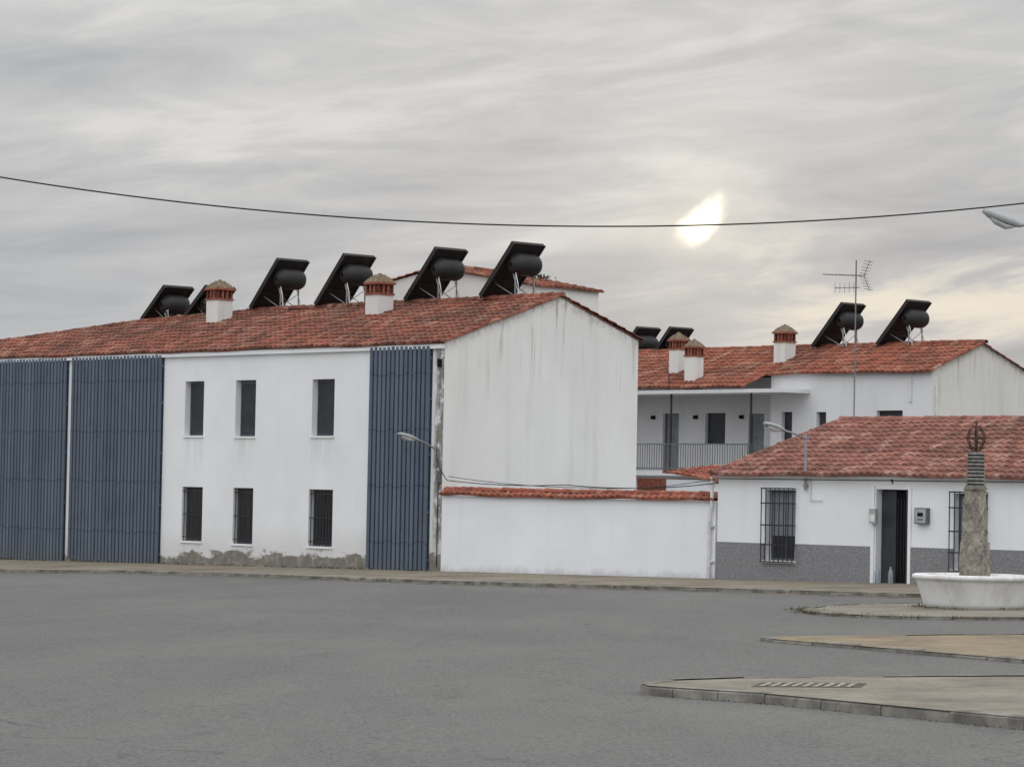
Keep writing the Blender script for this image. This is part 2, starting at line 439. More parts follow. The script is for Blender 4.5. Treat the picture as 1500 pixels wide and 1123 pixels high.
# ---------------------------------------------------------------- main building
main=empty('white_two_storey_building')
XL=-27.5
EZ=5.72; SL=.34; RT=3.95; RZ=EZ+SL*RT+.04
wn=B()
wn.wall('y',0,XL,0,-1.2,EZ,winsU+winsL,M_main,.2)
wn.wall('y',6.85,XL,0,-1.2,EZ-.1,[],M_rear,.2)
wn.poly([(0,0,-1.2),(0,6.85,-1.2),(0,6.85,6.08),(0,RT,RZ-.02),(0,0,EZ+.01)],M_gable)
wn.poly([(XL,0,-1.2),(XL,6.85,-1.2),(XL,6.85,EZ-.1),(XL,0,EZ)],M_rear)
wn.poly([(0,6.85,5.6),(XL,6.85,5.6),(XL,6.85,EZ),(-13,6.85,6.05),(0,6.85,6.08)],M_rear)
wn.done('walls',main)
w_=B()
for (a,c_,q0,q1) in winsU:
    w_.box(a,c_,.185,.23,q0,q1,M_frame)
    k=int((q1-q0-.1)/.055)
    for i in range(k):
        zz=q0+.05+i*.055; w_.box(a+.05,c_-.05,.165,.186,zz,zz+.048,M_shut)
    w_.box(a-.03,c_+.03,-.04,.16,q0-.05,q0-.002,M_house)
for (a,c_,q0,q1) in winsL:
    w_.box(a,c_,.185,.23,q0,q1,M_frame)
    w_.box(a+.05,(a+c_)/2-.02,.17,.186,q0+.06,q1-.05,M_glass); w_.box((a+c_)/2+.02,c_-.05,.17,.186,q0+.06,q1-.05,M_glass)
    w_.box(a-.03,c_+.03,-.04,.16,q0-.05,q0-.002,M_house)
    for i in range(8):
        xx=a+.06+(c_-a-.12)*i/7; w_.cyl((xx,.04,q0),(xx,.04,q1),.011,M_iron,6)
    for zz in (q0+.12,(q0+q1)/2,q1-.12): w_.box(a,c_,.03,.05,zz-.012,zz+.012,M_iron)
w_.done('windows',main)
sl=B()
for (a,c_) in [(-26.6,-21.6),(-21.3,-16.50),(-16.25,-11.82),(-2.80,-.42)]:
    n=int((c_-a)/SP)
    zt=5.63
    zb=gz(L2W((a+c_)/2,0).x)+.02
    sl.box(a+.02,c_-.02,-.03,-.004,zb+.1,zt-.05,M_slatback)
    for i in range(n):
        xx=a+(c_-a)*i/n; o=random.uniform(0,.008)
        sl.box(xx+.02,xx+.130,-.105-o,-.06,zb+random.uniform(0,.05),zt+random.uniform(-.015,.015),M_slat)
    for zz in (zb+.3,1.45,2.9,4.3,zt-.3): sl.box(a+.02,c_-.02,-.0595,-.031,zz-.03,zz+.03,M_slat)
sl.done('slatted_screens',main)
rf=B()
upv=(0,1,SL); LEN=RT*math.sqrt(1+SL*SL)
def vm(x):
    s=-x
    if s<13.2: t=RT
    elif s<17.6: t=RT-(s-13.2)/(4.4)*.55
    elif s<22.8: t=3.40-(s-17.6)/5.2*1.7
    else: t=1.7-(s-22.8)/4.7*1.55
    return (t+.14)*math.sqrt(1+SL*SL)
tiles(rf,T_main,XL,.08,(0,-.14,EZ-.03),upv,LEN+.15,vm)
tiles(rf,T_main,-13.2,.08,(0,6.98,RZ-SL*3.03),(0,-1,SL),3.03*math.sqrt(1+SL*SL),None,sub=4)
pts=[(13.2,RT),(17.6,3.40),(22.8,1.7),(27.5,.15)]
for (s0,t0),(s1,t1) in zip(pts[:-1],pts[1:]):
    rf.poly([(-s0,t0,EZ+SL*t0),(-s1,t1,EZ+SL*t1),(-s1,6.98,EZ-.05),(-s0,6.98,EZ+.2)],T_main)
    caps(rf,T_main,(-s0,t0,EZ+SL*t0+.02),(-s1,t1,EZ+SL*t1+.02),.09)
caps(rf,T_main,(.1,RT,RZ),( -13.2,RT,RZ),.10)
caps(rf,T_main,(.03,-.12,EZ-.02),(.03,RT,RZ+.0),.05); caps(rf,T_main,(-.02,7.0,RZ-SL*3.05-.03),(-.02,RT,RZ-.03),.045)
rf.done('tiled_roof',main)
ev=B()
ev.box(XL,0.0,-.10,-.003,EZ-.16,EZ-.045,M_house)
ev.done('eave_moulding',main)

def chimney(parent,x,y,zb,zt,wd=.27):
    c=B(); h=zt-zb
    c.box(x-wd,x+wd,y-wd,y+wd,zb-.5,zb+h*.50,M_rear)
    c.box(x-wd-.03,x+wd+.03,y-wd-.03,y+wd+.03,zb+h*.50,zb+h*.54,M_brick)
    c.box(x-wd+.08,x+wd-.08,y-wd+.08,y+wd-.08,zb+h*.54,zb+h*.74,M_dark)
    for i in range(4):
        o=-wd+ (2*wd-.07)*i/3
        for (xa,ya) in ((x+o,y-wd),(x+o,y+wd-.07),(x-wd,y+o),(x+wd-.07,y+o)):
            c.box(xa,xa+.07,ya,ya+.07,zb+h*.54,zb+h*.745,M_brick)
    c.box(x-wd-.05,x+wd+.05,y-wd-.05,y+wd+.05,zb+h*.74,zb+h*.79,M_brick)
    sz=[wd+.03,wd-.01,wd-.06,wd-.13]
    for i,s_ in enumerate(sz):
        c.frust(x,y,zb+h*(.79+.045*i),zb+h*(.79+.045*(i+1)),s_,s_-.03,M_chtop)
    c.cyl((x,y,zb+h*.96),(x,y,zb+h),.05,M_chtop,8)
    c.done('chimney',parent)
chimney(main,-13.35,3.0,6.78,7.98)
chimney(main,-6.15,3.0,6.68,7.88)

def heater(X,y0,z0,name='solar_water_heater',run=1.27,rise=1.37,w=1.14):
    """thermosiphon heater; collector low end at X, rising towards +X, storage tank slung under its top"""
    c=B(); L=math.hypot(run,rise); u=Vector((run/L,0,rise/L)); n=Vector((rise/L,0,-run/L))
    def Q(a,y,d): p=u*a+n*d; return (p.x,y,p.z)
    def slab(a0,a1,ya,yb,d0,d1_,m): c.hexa([Q(a0,ya,d0),Q(a1,ya,d0),Q(a1,yb,d0),Q(a0,yb,d0),Q(a0,ya,d1_),Q(a1,ya,d1_),Q(a1,yb,d1_),Q(a0,yb,d1_)],m)
    slab(0,L,0,w,-.04,.05,M_pan)
    slab(.04,L-.04,.04,w-.04,-.044,-.0405,M_coll)
    for yy in (.0,w-.04): slab(-.03,L+.02,yy-.005,yy+.045,.051,.085,M_iron)
    for a in (.25,.6): slab(a,a+.04,.05,w-.05,.051,.075,M_iron)
    R=.30
    tc=u*(L-.52)+n*(R-.04)
    ys_=[(.10,.04),(.11,R*.35),(.14,R*.62),(.19,R*.82),(.27,R*.95),(.36,R),(w-.30,R),(w-.20,R*.95),(w-.12,R*.82),(w-.07,R*.62),(w-.04,R*.35),(w-.03,.04)]
    N=24; vs=[]
    for yy,rr in ys_:
        for k in range(N):
            t=2*math.pi*k/N; vs.append((tc.x+rr*math.cos(t),yy,tc.z+rr*math.sin(t)))
    fs=[(i*N+k,i*N+(k+1)%N,(i+1)*N+(k+1)%N,(i+1)*N+k) for i in range(len(ys_)-1) for k in range(N)]
    fs+=[tuple(range(N)),tuple(range((len(ys_)-1)*N,len(ys_)*N))]
    c.faces(vs,fs,M_tank,True)
    for yy in (.24,w-.24):
        c.box(tc.x+.03,tc.x+.06,yy-.015,yy+.015,-.35,tc.z-R+.05,M_steel)
        c.cyl((tc.x-.05,yy,tc.z-R+.05),(tc.x+.32,yy,-.35),.013,M_steel,6)
        c.cyl((tc.x,yy,-.02),(.35,yy,.33),.013,M_steel,6)
        c.box(-.05,tc.x+.35,yy-.015,yy+.015,-.07,-.045,M_steel)
    c.cyl((tc.x+.04,.24,.0),(tc.x+.04,w-.24,.40),.011,M_steel,6)
    c.tube([(tc.x+.1,.20,tc.z-R+.06),(tc.x+.2,.20,.25),(tc.x+.25,.20,-.3)],.012,M_pipe,6)
    o=c.done(name); o.matrix_world=FR@Matrix.Translation((X,y0,z0))
    return o
YH=3.7
for s_,zz in ((12.85,7.2),(9.85,7.2),(5.95,7.2),(2.87,7.2)):
    heater(-s_,YH,zz)
heater(-17.95,3.5,7.0,run=1.15,rise=.97,w=1.10); heater(-15.95,3.6,7.02,run=1.1,rise=.88,w=1.10)

def lamp(base,up,out,rise,name='street_lamp'):
    c=B(); x,y,z=base
    c.cyl((x,y-.06,z),(x,y-.06,z+up),.03,M_steel,10)
    for zz in (z+.1,z+up-.1): c.box(x-.05,x+.05,y-.08,y-.003,zz-.02,zz+.02,M_steel)
    p=[]
    for i in range(7):
        t=i/6; p.append((x,y-.06-out*t,z+up-.12+rise*(1-(1-t)**1.6)))
    c.tube(p,.022,M_steel,8)
    ex,ey,ez=p[-1]
    prof=[(-.05,.05,.04),(.08,.09,.06),(.30,.13,.075),(.50,.12,.06),(.60,.05,.03)]
    vs=[];N=12
    for (d,wd,hh) in prof:
        for k in range(N):
            t=2*math.pi*k/N; vs.append((ex+wd*math.cos(t),ey-d,ez+.01+d*.22+hh*math.sin(t)*(1 if math.sin(t)>0 else .6)))
    fs=[(i*N+k,i*N+(k+1)%N,(i+1)*N+(k+1)%N,(i+1)*N+k) for i in range(len(prof)-1) for k in range(N)]
    fs+= [tuple(range(N))[::-1],tuple(range((len(prof)-1)*N,len(prof)*N))]
    c.faces(vs,fs,M_lamp,True)
    vs=[]
    for (d,wd,hh) in ((.1,.06,.0),(.28,.10,.05),(.45,.09,.045),(.52,.05,.0)):
        for k in range(N): t=math.pi+math.pi*k/(N-1); vs.append((ex+wd*math.cos(t),ey-d,ez-.02+d*.22+ (hh+.03)*math.sin(t)))
    fs=[(i*N+k,i*N+k+1,(i+1)*N+k+1,(i+1)*N+k) for i in range(3) for k in range(N-1)]
    c.faces(vs,fs,M_lens,True)
    return c.done(name,frame=True)
lamp((-.22,0,2.55),.6,.62,.22)
c=B()
c.box(-.12,-.02,-.09,-.003,2.2,2.5,M_frame); c.box(-.2,-.1,-.07,-.003,5.1,5.3,M_dark)
c.done('junction_box',frame=True)
c=B()
def sag(a,b_,s_,n=14): 
    a=Vector(a);b_=Vector(b_); return [a.lerp(b_,i/n)-Vector((0,0,s_*4*(i/n)*(1-i/n))) for i in range(n+1)]
c.tube([(-.15,-.08,2.9),(-.02,-.1,2.6),(.25,-.1,2.3)]+sag((.3,-.08,2.26),(4.6,-.1,2.2),.06)+sag((4.6,-.1,2.2),(9.6,-.12,2.3),.10)+[(9.62,-.16,2.40),(25,-.16,2.42)],.011,M_cable,6)
c.tube(sag((.3,-.06,2.36),(5.2,-.1,2.14),.06)+sag((5.2,-.1,2.14),(9.55,-.12,2.4),.10),.008,M_cable,6)
c.tube([(-.12,-.03,2.2),(-.12,-.03,.1)],.012,M_cable,6)
c.done('wall_cables',frame=True)

# ---------------------------------------------------------------- boundary wall
bw=empty('boundary_wall')
c=B(); c.wall('y',.0,.012,9.42,-.8,1.88,[],M_wall,.1); c.poly([(.012,.0,1.88),(9.42,.0,1.88),(9.42,.26,1.88),(.012,.26,1.88)],M_wall); c.poly([(.012,.26,-.8),(9.42,.26,-.8),(9.42,.26,1.88),(.012,.26,1.88)],M_wall)
c.poly([(.012,0,-.8),(.012,.26,-.8),(.012,.26,1.88),(.012,0,1.88)],M_wall); c.poly([(9.42,0,-.8),(9.42,.26,-.8),(9.42,.26,1.88),(9.42,0,1.88)],M_wall)
c.done('masonry',bw)
c=B()
tiles(c,T_cop,.02,9.42,(0,-.10,1.89),(0,1,.5),.26,tw=.21,tl=.28,amp=.05)
tiles(c,T_cop,.02,9.42,(0,.36,1.89),(0,-1,.5),.26,tw=.21,tl=.28,amp=.05,sub=4)
caps(c,T_cop,(.02,.13,2.02),(9.42,.13,2.02),.075,.3)
c.done('tile_coping',bw)
c=B(); c.tube([(9.30,-.07,-.1),(9.30,-.07,1.55),(9.36,-.07,1.75),(9.36,-.07,2.45)],.04,M_pipe,10)
for zz in (.5,1.3,2.2): c.box(9.25,9.41,-.08,-.003,zz,zz+.03,M_pipe)
c.done('drainpipe',frame=True)

# ---------------------------------------------------------------- rear block
rb=empty('rear_white_block')
c=B()
bx=-5.3; rx=-9.5; lx=-12.5; y0=8.0; y1=10.5
e0=7.80; er=e0+.16*4.2; el_=er-.15*3.0
for yy in (y0,y1):
    c.poly([(lx,yy,2),(bx,yy,2),(bx,yy,e0),(rx,yy,er),(lx,yy,el_)],M_rear)
c.poly([(bx,y0,2),(bx,y1,2),(bx,y1,e0),(bx,y0,e0)],M_rear); c.poly([(lx,y0,2),(lx,y1,2),(lx,y1,el_),(lx,y0,el_)],M_rear)
c.done('walls',rb)
c=B()
tiles(c,T_apt,y0-.1,y1+.1,(bx+.12,0,e0-.01),(-1,0,.16),4.37,cross=(0,1,0),amp=.05)
tiles(c,T_apt,y0-.1,y1+.1,(lx-.1,0,el_-.01),(1,0,.15),3.1,cross=(0,1,0),amp=.05)
caps(c,T_apt,(rx,y0-.1,er+.04),(rx,y1+.1,er+.04),.09); caps(c,T_apt,(bx+.1,y0-.08,e0+.02),(rx,y0-.08,er+.03),.06)
c.done('tiled_roof',rb)
c=B()
M_bush=simple('roof_weeds',(.06,.055,.03),.9,.1,var=.4,sc=8)
for _ in range(190):
    x=random.gauss(-7.9,.4); y=10.2+random.gauss(0,.15); z=e0+.16*(-x-5.3)+.06+abs(random.gauss(0,.05)); s_=random.uniform(.03,.08)
    a=random.uniform(0,6.28)
    c.poly([(x,y,z),(x+s_*math.cos(a),y+s_*math.sin(a),z+s_*.6),(x+s_*.2,y,z+s_*1.3)],M_bush)
c.done('roof_plants',rb)

sh=empty('small_shed')
c=B(); c.box(0.0,2.1,8.0,10.0,-.2,2.42,M_wall); c.box(-1.6,-.05,8.5,10,-.2,2.45,M_brick); c.done('walls',sh)
c=B(); tiles(c,T_cop,-.05,2.2,(0,7.9,2.58),(0,1,.10),2.1,cross=(1,0,-.1),amp=.04); c.done('tiled_roof',sh)

# ---------------------------------------------------------------- apartment building behind
ap=empty('apartment_building')
AZ=5.98; AS=.385; AT=22.0; AR=24.44; ARZ=AZ+AS*2.44
xr=-2.44; xb=-9.07; xl=-24
c=B()
ops=[(-8.60,-8.14,3.80,4.72),(-7.11,-6.70,4.0,4.71),(-4.62,-3.57,3.6,4.74)]
c.wall('y',AT,xb,xr,-.5,AZ,ops,M_apt,.2)
c.poly([(xr,AT,-.5),(xr,27.0,-.5),(xr,27.0,AZ),(xr,AR,ARZ-.01),(xr,AT,AZ)],M_aptg)
c.poly([(xb,AT,-.5),(xb,23.2,-.5),(xb,23.2,AZ),(xb,AT,AZ)],M_apt)
opg=[(-15.1,-14.35,2.80,4.75),(-13.12,-12.2,3.70,4.75),(-11.15,-10.45,2.80,4.72)]
c.wall('y',23.2,xl,xb,-.5,5.9,opg,M_apt,.15)
c.wall('y',27.0,xl,xr,-.5,AZ-.1,[],M_apt,.15)
c.poly([(xl,AT,-.5),(xl,27,-.5),(xl,27,AZ),(xl,AR,ARZ),(xl,AT,AZ)],M_apt)
c.done('walls',ap)
c=B()
c.box(xl,-8.95,20.95,23.198,2.62,2.78,M_apt)
c.box(xl,-7.4,20.75,21.998,5.30,5.42,M_apt)
c.box(xl,-9.0,21.3,21.45,-.5,2.62,M_apt)
c.done('balcony_slabs',ap)
c=B()
for i in range(int((-9.0-xl)/.11)):
    xx=xl+i*.11; c.box(xx,xx+.018,21.0,21.018,2.80,3.64,M_rail)
for zz in (2.86,3.66): c.box(xl,-9.0,20.99,21.03,zz-.02,zz+.02,M_rail)
for i in range(8):
    c.box(-9.02,-9.0,21.03+i*.12,21.045+i*.12,2.8,3.64,M_rail)
for xx in (-9.05,-12.62): c.cyl((xx,21.05,2.78),(xx,21.05,5.3),.035,M_iron,8)
c.cyl((-12.6,20.9,5.4),(-12.6,20.9,6.0),.02,M_iron,6)
c.done('balcony_railing',ap)
c=B()
for o in opg:
    dr=o[2]<3
    c.box(o[0],o[1],23.34,23.38,o[2],o[3],M_door if dr else M_shut)
    if dr:
        c.box(o[0],o[0]+.06,23.31,23.34,o[2],o[3],M_frame); c.box(o[1]-.06,o[1],23.31,23.34,o[2],o[3],M_frame)
        c.box(o[1]-.14,o[1]-.1,23.29,23.31,3.7,3.85,M_steel)
for o in ops:
    c.box(o[0],o[1],AT+.16,AT+.2,o[2],o[3],M_shut); c.box(o[0]-.03,o[1]+.03,AT-.04,AT+.15,o[2]-.05,o[2]-.002,M_apt)
for xx in (-15.6,-13.6,-11.5): c.box(xx,xx+.14,23.1,23.198,4.55,4.67,M_dark)
c.done('windows_and_doors',ap)
c=B()
sq=math.sqrt(1+AS*AS)
tiles(c,T_apt,xb-.1,xr+.1,(0,AT-.2,AZ-.07),(0,1,AS),2.64*sq)
tiles(c,T_apt,xl,xb-.1,(0,AT-1.3,AZ-.07-1.1*AS),(0,1,AS),3.74*sq)
tiles(c,T_apt,xl,xr+.1,(0,27.2,AZ-.1),(0,-1,AS*.93),2.78*sq,sub=4)
caps(c,T_apt,(xl,AR,ARZ),(xr+.12,AR,ARZ),.1)
caps(c,T_apt,(xr+.06,AT-.2,AZ-.06),(xr+.06,AR,ARZ-.02),.055)
caps(c,T_apt,(xr+.03,27.2,AZ-.09),(xr+.03,AR,ARZ-.04),.05)
caps(c,T_apt,(xb-.1,AT-.2,AZ-.07),(xb-.1,AT-1.3,AZ-.5),.06)
c.done('tiled_roof',ap)
c=B()
c.cyl((xr+.02,AT+.2,4.6),(xr+.02,AT+.2,5.5),.03,M_pipe,8); c.box(-3.3,-3.2,AT-.05,AT-.002,5.0,5.75,M_pipe)
c.done('pipes',ap)
chimney(ap,-9.6,23.2,6.42,7.62,.25)
chimney(ap,-13.45,22.2,6.22,7.42,.22)
chimney(ap,-12.05,21.5,5.95,7.12,.22)
for s_,zz in ((9.15,6.95),(6.4,6.95)):
    heater(-s_,24.0,zz)
heater(-18.9,24.4,6.45); heater(-17.3,24.4,6.40)

# ---------------------------------------------------------------- right house
ho=empty('white_single_storey_house')
HX0,HX1=9.48,27
HE=2.54; HS=.30; HT=4.3; HR=HE+HS*HT
hops=[(10.95,11.85,.60,2.17),(14.17,15.05,.20,2.22),(16.30,17.20,.57,2.16),(20.2,21.1,.6,2.16)]
c=B(); c.wall('y',0,HX0,HX1,-.3,HE,hops,M_house,.22)
c.poly([(HX0,.0,-.3),(HX0,8.6,-.3),(HX0,8.6,HE),(HX0,HT,HR),(HX0,.0,HE)],M_house)
c.poly([(HX1,.0,-.3),(HX1,8.6,-.3),(HX1,8.6,HE),(HX1,HT,HR),(HX1,.0,HE)],M_house)
c.wall('y',8.6,HX0,HX1,-.3,HE,[],M_house,.1)
c.done('walls',ho)
c=B()
for a,b2 in ((HX0,10.947),(10.947,11.853)):
    c.box(a,b2,-.03,-.002,-.3,.975 if a==HX0 else .57,M_dado)
c.box(11.853,14.04,-.03,-.002,-.3,.985,M_dado); c.box(15.17,16.297,-.03,-.002,-.3,1.0,M_dado); c.box(16.297,17.203,-.03,-.002,-.3,.54,M_dado); c.box(17.203,HX1,-.03,-.002,-.3,1.01,M_dado)
c.box(HX0-.02,HX1,-.09,-.004,HE-.10,HE-.045,M_house)
c.box(14.05,14.139,-.035,-.002,-.3,2.28,M_house); c.box(15.081,15.16,-.035,-.002,-.3,2.28,M_house)
c.box(14.1,15.1,-.25,-.04,.05,.2,M_conc)
c.done('dado_and_mouldings',ho)
c=B()
tiles(c,T_house,HX0-.08,HX1,(0,-.18,HE-.05),(0,1,HS),(HT+.18)*math.sqrt(1+HS*HS),tw=.21)
tiles(c,T_house,HX0-.08,HX1,(0,8.8,HE-.05),(0,-1,HS),(4.5)*math.sqrt(1+HS*HS),tw=.21,sub=4)
caps(c,T_house,(HX0-.1,HT,HR+.0),(HX1,HT,HR+.0),.1)
caps(c,T_house,(HX0-.04,-.18,HE-.04),(HX0-.04,HT,HR+.02),.075)
c.done('tiled_roof',ho)
c=B()
for (a,c2,q0,q1) in (hops[0],hops[2],hops[3]):
    c.box(a,c2,.2,.24,q0,q1,M_frame)
    for (pa,pb) in ((a+.06,(a+c2)/2-.02),((a+c2)/2+.02,c2-.06)):
        c.box(pa,pb,.185,.2,q0+.06,q0+.55,M_glass); c.box(pa,pb,.18,.2,q0+.552,q1-.06,M_blind)
    for i in range(8):
        xx=a-.02+(c2-a+.04)*i/7; c.cyl((xx,-.12,q0-.03),(xx,-.12,q1+.03),.012,M_iron,6)
    for zz in (q0-.03,q0+.35,(q0+q1)/2,q1-.3,q1+.03):
        c.box(a-.04,c2+.04,-.13,-.11,zz-.014,zz+.014,M_iron)
        for xx in (a-.03,c2+.03): c.box(xx-.01,xx+.01,-.12,-.035,zz-.01,zz+.01,M_iron)
    c.box(a-.05,c2+.05,-.06,.18,q0-.055,q0-.002,M_house)
a,c2,q0,q1=hops[1]
c.box(a,c2,.215,.25,q0,q1,M_dark)
c.box(a+.02,a+.42,.17,.212,q0,q1-.03,M_shut)
c.box(c2-.05,c2-.01,.0,.21,q0,q1-.03,M_iron)
for i in range(5): c.cyl((c2-.42+i*.085,.19,q0+.2),(c2-.42+i*.085,.19,q1-.2),.01,M_iron,6)
c.done('windows_and_door',ho)
c=B(); c.box(14.08,14.26,-.13,-.037,1.48,1.80,M_lamp); c.box(14.1,14.24,-.134,-.1305,1.52,1.68,M_pipe); c.done('electric_meter_box',frame=True)
c=B(); c.box(15.33,15.66,-.12,-.003,1.50,1.84,M_frame); c.box(15.35,15.64,-.126,-.121,1.52,1.82,M_lamp); c.box(15.42,15.57,-.13,-.1265,1.66,1.74,M_dark); c.box(15.42,15.57,-.13,-.1265,1.58,1.61,M_frame); c.done('letter_box',frame=True)
c=B(); c.box(14.60,14.63,-.012,-.003,2.34,2.45,M_dark); c.box(14.57,14.60,-.012,-.003,2.40,2.43,M_dark); c.done('house_number',frame=True)
M_bot,g,b,co=mat('clear_bottle',.15,.5); b.inputs['Base Color'].default_value=(.5,.55,.6,1); b.inputs['Transmission Weight'].default_value=.6
for xx in (14.35,14.72):
    c=B(); c.lathe((0,0,0),[(0,0),(.05,.0),(.055,.03),(.055,.22),(.05,.27),(.02,.33),(.018,.37),(0,.37)],M_bot,14)
    o=c.done('water_bottle'); o.matrix_world=FR@Matrix.Translation((xx,-.14,.2))
lamp((12.17,0,2.17),1.25,.75,.16)
c=B(); c.tube([(12.3,-.03,1.95),(12.3,-.03,2.4),(12.22,-.05,2.5)],.014,M_pipe,6); c.tube([(12.3,-.03,1.95),(12.65,-.03,1.95)],.01,M_pipe,6); c.done('conduit',frame=True)

# ---------------------------------------------------------------- TV antenna on the house ridge
c=B(); ax,ay=9.65,4.45
c.cyl((ax,ay,3.7),(ax,ay,7.65),.017,M_rail,8)
bd=Vector((-.75,-.25,.0)).normalized()
pd=Vector((-bd.y,bd.x,0))
P0=Vector((ax,ay,7.28))
c.cyl(P0+bd*-.25,P0+bd*.85+Vector((0,0,.05)),.012,M_rail,6)
for i in range(9):
    q=P0+bd*(-.05+.1*i)+Vector((0,0,.005*i)); l=.19-.008*i
    c.cyl(q-pd*l,q+pd*l,.006,M_rail,5)
for sgn in (-1,1):
    for k in range(5):
        q=P0+bd*(-.2)+Vector((0,0,sgn*(.05+.07*k)))-bd*(.03*k)
        c.cyl(q-pd*.26,q+pd*.26,.007,M_rail,5)
    c.cyl(P0+bd*-.2,P0+bd*-.35+Vector((0,0,sgn*.36)),.008,M_rail,5)
P1=Vector((ax,ay,7.0))
c.cyl(P1+bd*.55,P1-bd*.1,.010,M_rail,6)
for i in range(5):
    q=P1+bd*(.05+.12*i); c.cyl(q-Vector((0,0,.12)),q+Vector((0,0,.12)),.006,M_rail,5)
c.done('tv_antenna',frame=True)

# ---------------------------------------------------------------- fountain monument
fx,fy=7.86,50.75; fz=gz(fx)+.05
M_basin,g,b,co=mat('whitewashed_basin',.85,.2)
x,y,z=g.xyz(co)
n=g.noise(g.scale(co,3,3,1),1,5,.65)
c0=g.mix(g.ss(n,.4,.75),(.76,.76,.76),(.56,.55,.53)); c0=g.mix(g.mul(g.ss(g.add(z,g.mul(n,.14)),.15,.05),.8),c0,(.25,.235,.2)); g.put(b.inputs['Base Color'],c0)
M_stone,g,b,co=mat('weathered_stone',.95,.1)
n=g.noise(co,5,6,.75); n2=g.noise(co,16,5,.7)
c0=g.ramp(n,[(.32,(.11,.10,.09)),(.48,(.27,.245,.21)),(.62,(.40,.37,.32)),(.75,(.50,.46,.41))]); c0=g.mix(g.mul(g.ss(n2,.5,.7),.5),c0,(.10,.09,.075)); g.put(b.inputs['Base Color'],c0); bump(g,b,g.add(n,n2),.9,.03)
mo=empty('stone_fountain_monument',False,(fx,fy,fz)); mo.rotation_euler=(0,0,ANG)
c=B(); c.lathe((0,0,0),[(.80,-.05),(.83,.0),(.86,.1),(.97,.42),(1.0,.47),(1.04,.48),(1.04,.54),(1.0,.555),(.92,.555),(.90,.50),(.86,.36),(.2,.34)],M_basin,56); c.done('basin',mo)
M_soil2=simple('basin_soil',(.12,.10,.07),.95,.1,var=.3,sc=8)
c=B(); c.lathe((0,0,0),[(0.01,.43),(.87,.42)],M_soil2,40); c.done('soil',mo)
def rough_col(c,z0,z1,a0,a1,m,rings,jit):
    vs=[];fs=[];n=16
    for r in range(rings+1):
        t=r/rings; a=a0+(a1-a0)*t
        for k in range(n):
            side=k//4; f=(k%4)/4
            cs=[(-1,-1),(1,-1),(1,1),(-1,1)]; p=cs[side]; q=cs[(side+1)%4]
            xx=(p[0]*(1-f)+q[0]*f); yy=(p[1]*(1-f)+q[1]*f)
            kk=.93 if f==0 else 1
            j=random.uniform(-jit,jit)
            vs.append((xx*(a+j)*kk,yy*(a+j)*kk,z0+(z1-z0)*t+random.uniform(-jit,jit)*.3))
    for r in range(rings):
        for k in range(n): fs.append((r*n+k,r*n+(k+1)%n,(r+1)*n+(k+1)%n,(r+1)*n+k))
    fs.append(tuple(range(rings*n,rings*n+n)))
    c.faces(vs,fs,m)
c=B()
rough_col(c,.40,1.10,.205,.185,M_stone,7,.010)
rough_col(c,1.10,1.98,.165,.135,M_stone,9,.014)
rough_col(c,1.98,2.02,.15,.15,M_stone,1,.002)
M_rib=simple('grey_metal_ribs',(.20,.19,.18),.8,.2,var=.3,sc=10)
for i in range(9): c.frust(0,0,2.02+i*.062,2.02+i*.062+.04,.125-.003*i,.122-.003*i,M_rib); c.frust(0,0,2.06+i*.062,2.02+(i+1)*.062,.10,.10,M_dark)
c.frust(0,0,2.578,2.62,.11,.06,M_rib)
c.done('column',mo)
c=B(); M_rust=simple('rusty_iron',(.07,.045,.035),.8,.3,var=.3,sc=20)
cc=Vector((0,0,2.86))
c.cyl((0,0,2.6),(0,0,3.14),.014,M_rust,8)
def ring(c,cen,ax,r,th,n=28):
    ax=Vector(ax).normalized(); a=ax.orthogonal().normalized(); b2=ax.cross(a)
    pts=[cen+(a*math.cos(2*math.pi*i/n)+b2*math.sin(2*math.pi*i/n))*r for i in range(n+1)]
    for p,q in zip(pts[:-1],pts[1:]): c.cyl(p,q,th,M_rust,6,cap=False)
for ax in ((0,0,1),(1,0,0),(0,1,0),(1,1,0)): ring(c,cc,ax,.19,.011)
ring(c,cc,(.6,0,1),.165,.009)
for k in range(6):
    t=k*math.pi/3; c.cyl((0,0,2.62),(.16*math.cos(t),.16*math.sin(t),2.70),.01,M_rust,5)
c.cyl((0,0,3.1),(0,0,3.16),.03,M_rust,8,r1=.004)
c.done('armillary_sphere',mo)

# ---------------------------------------------------------------- overhead cable & pole lamp at the right
c=B()
pts=[(x,45.0,6.02+.0089*(x-.3)**2) for x in [(-14+i*.5) for i in range(0,50)]]
c.tube([Vector(p) for p in pts],.0115,M_cable,6); c.done('overhead_cable')
c=B(); c.cyl((-14,45,-.4),(-14,45,8),.12,M_conc,12,r1=.08); c.cyl((-14,44.8,7.8),(-14,45.2,7.8),.03,M_iron,6); c.done('utility_pole')
c=B(); X0=10.4
c.cyl((X0,45,0),(X0,45,6.95),.08,M_steel,12,r1=.05); c.cyl((X0,45,0),(X0,45,.5),.12,M_steel,12)
pp=[(X0,45,5.85),(X0-.3,45,6.0),(9.2,45,6.06),(8.4,45,6.10),(7.55,45,6.18)]
c.tube(pp,.024,M_steel,8)
N=12; prof=[(7.62,.05,.035,6.17),(7.50,.09,.065,6.20),(7.30,.13,.08,6.27),(7.12,.11,.065,6.34),(7.02,.04,.03,6.38)]
vs=[]
for (xx,wd,hh,zz) in prof:
    for k in range(N): t=2*math.pi*k/N; vs.append((xx+hh*.35*math.sin(t),45+wd*math.cos(t),zz+hh*math.sin(t)))
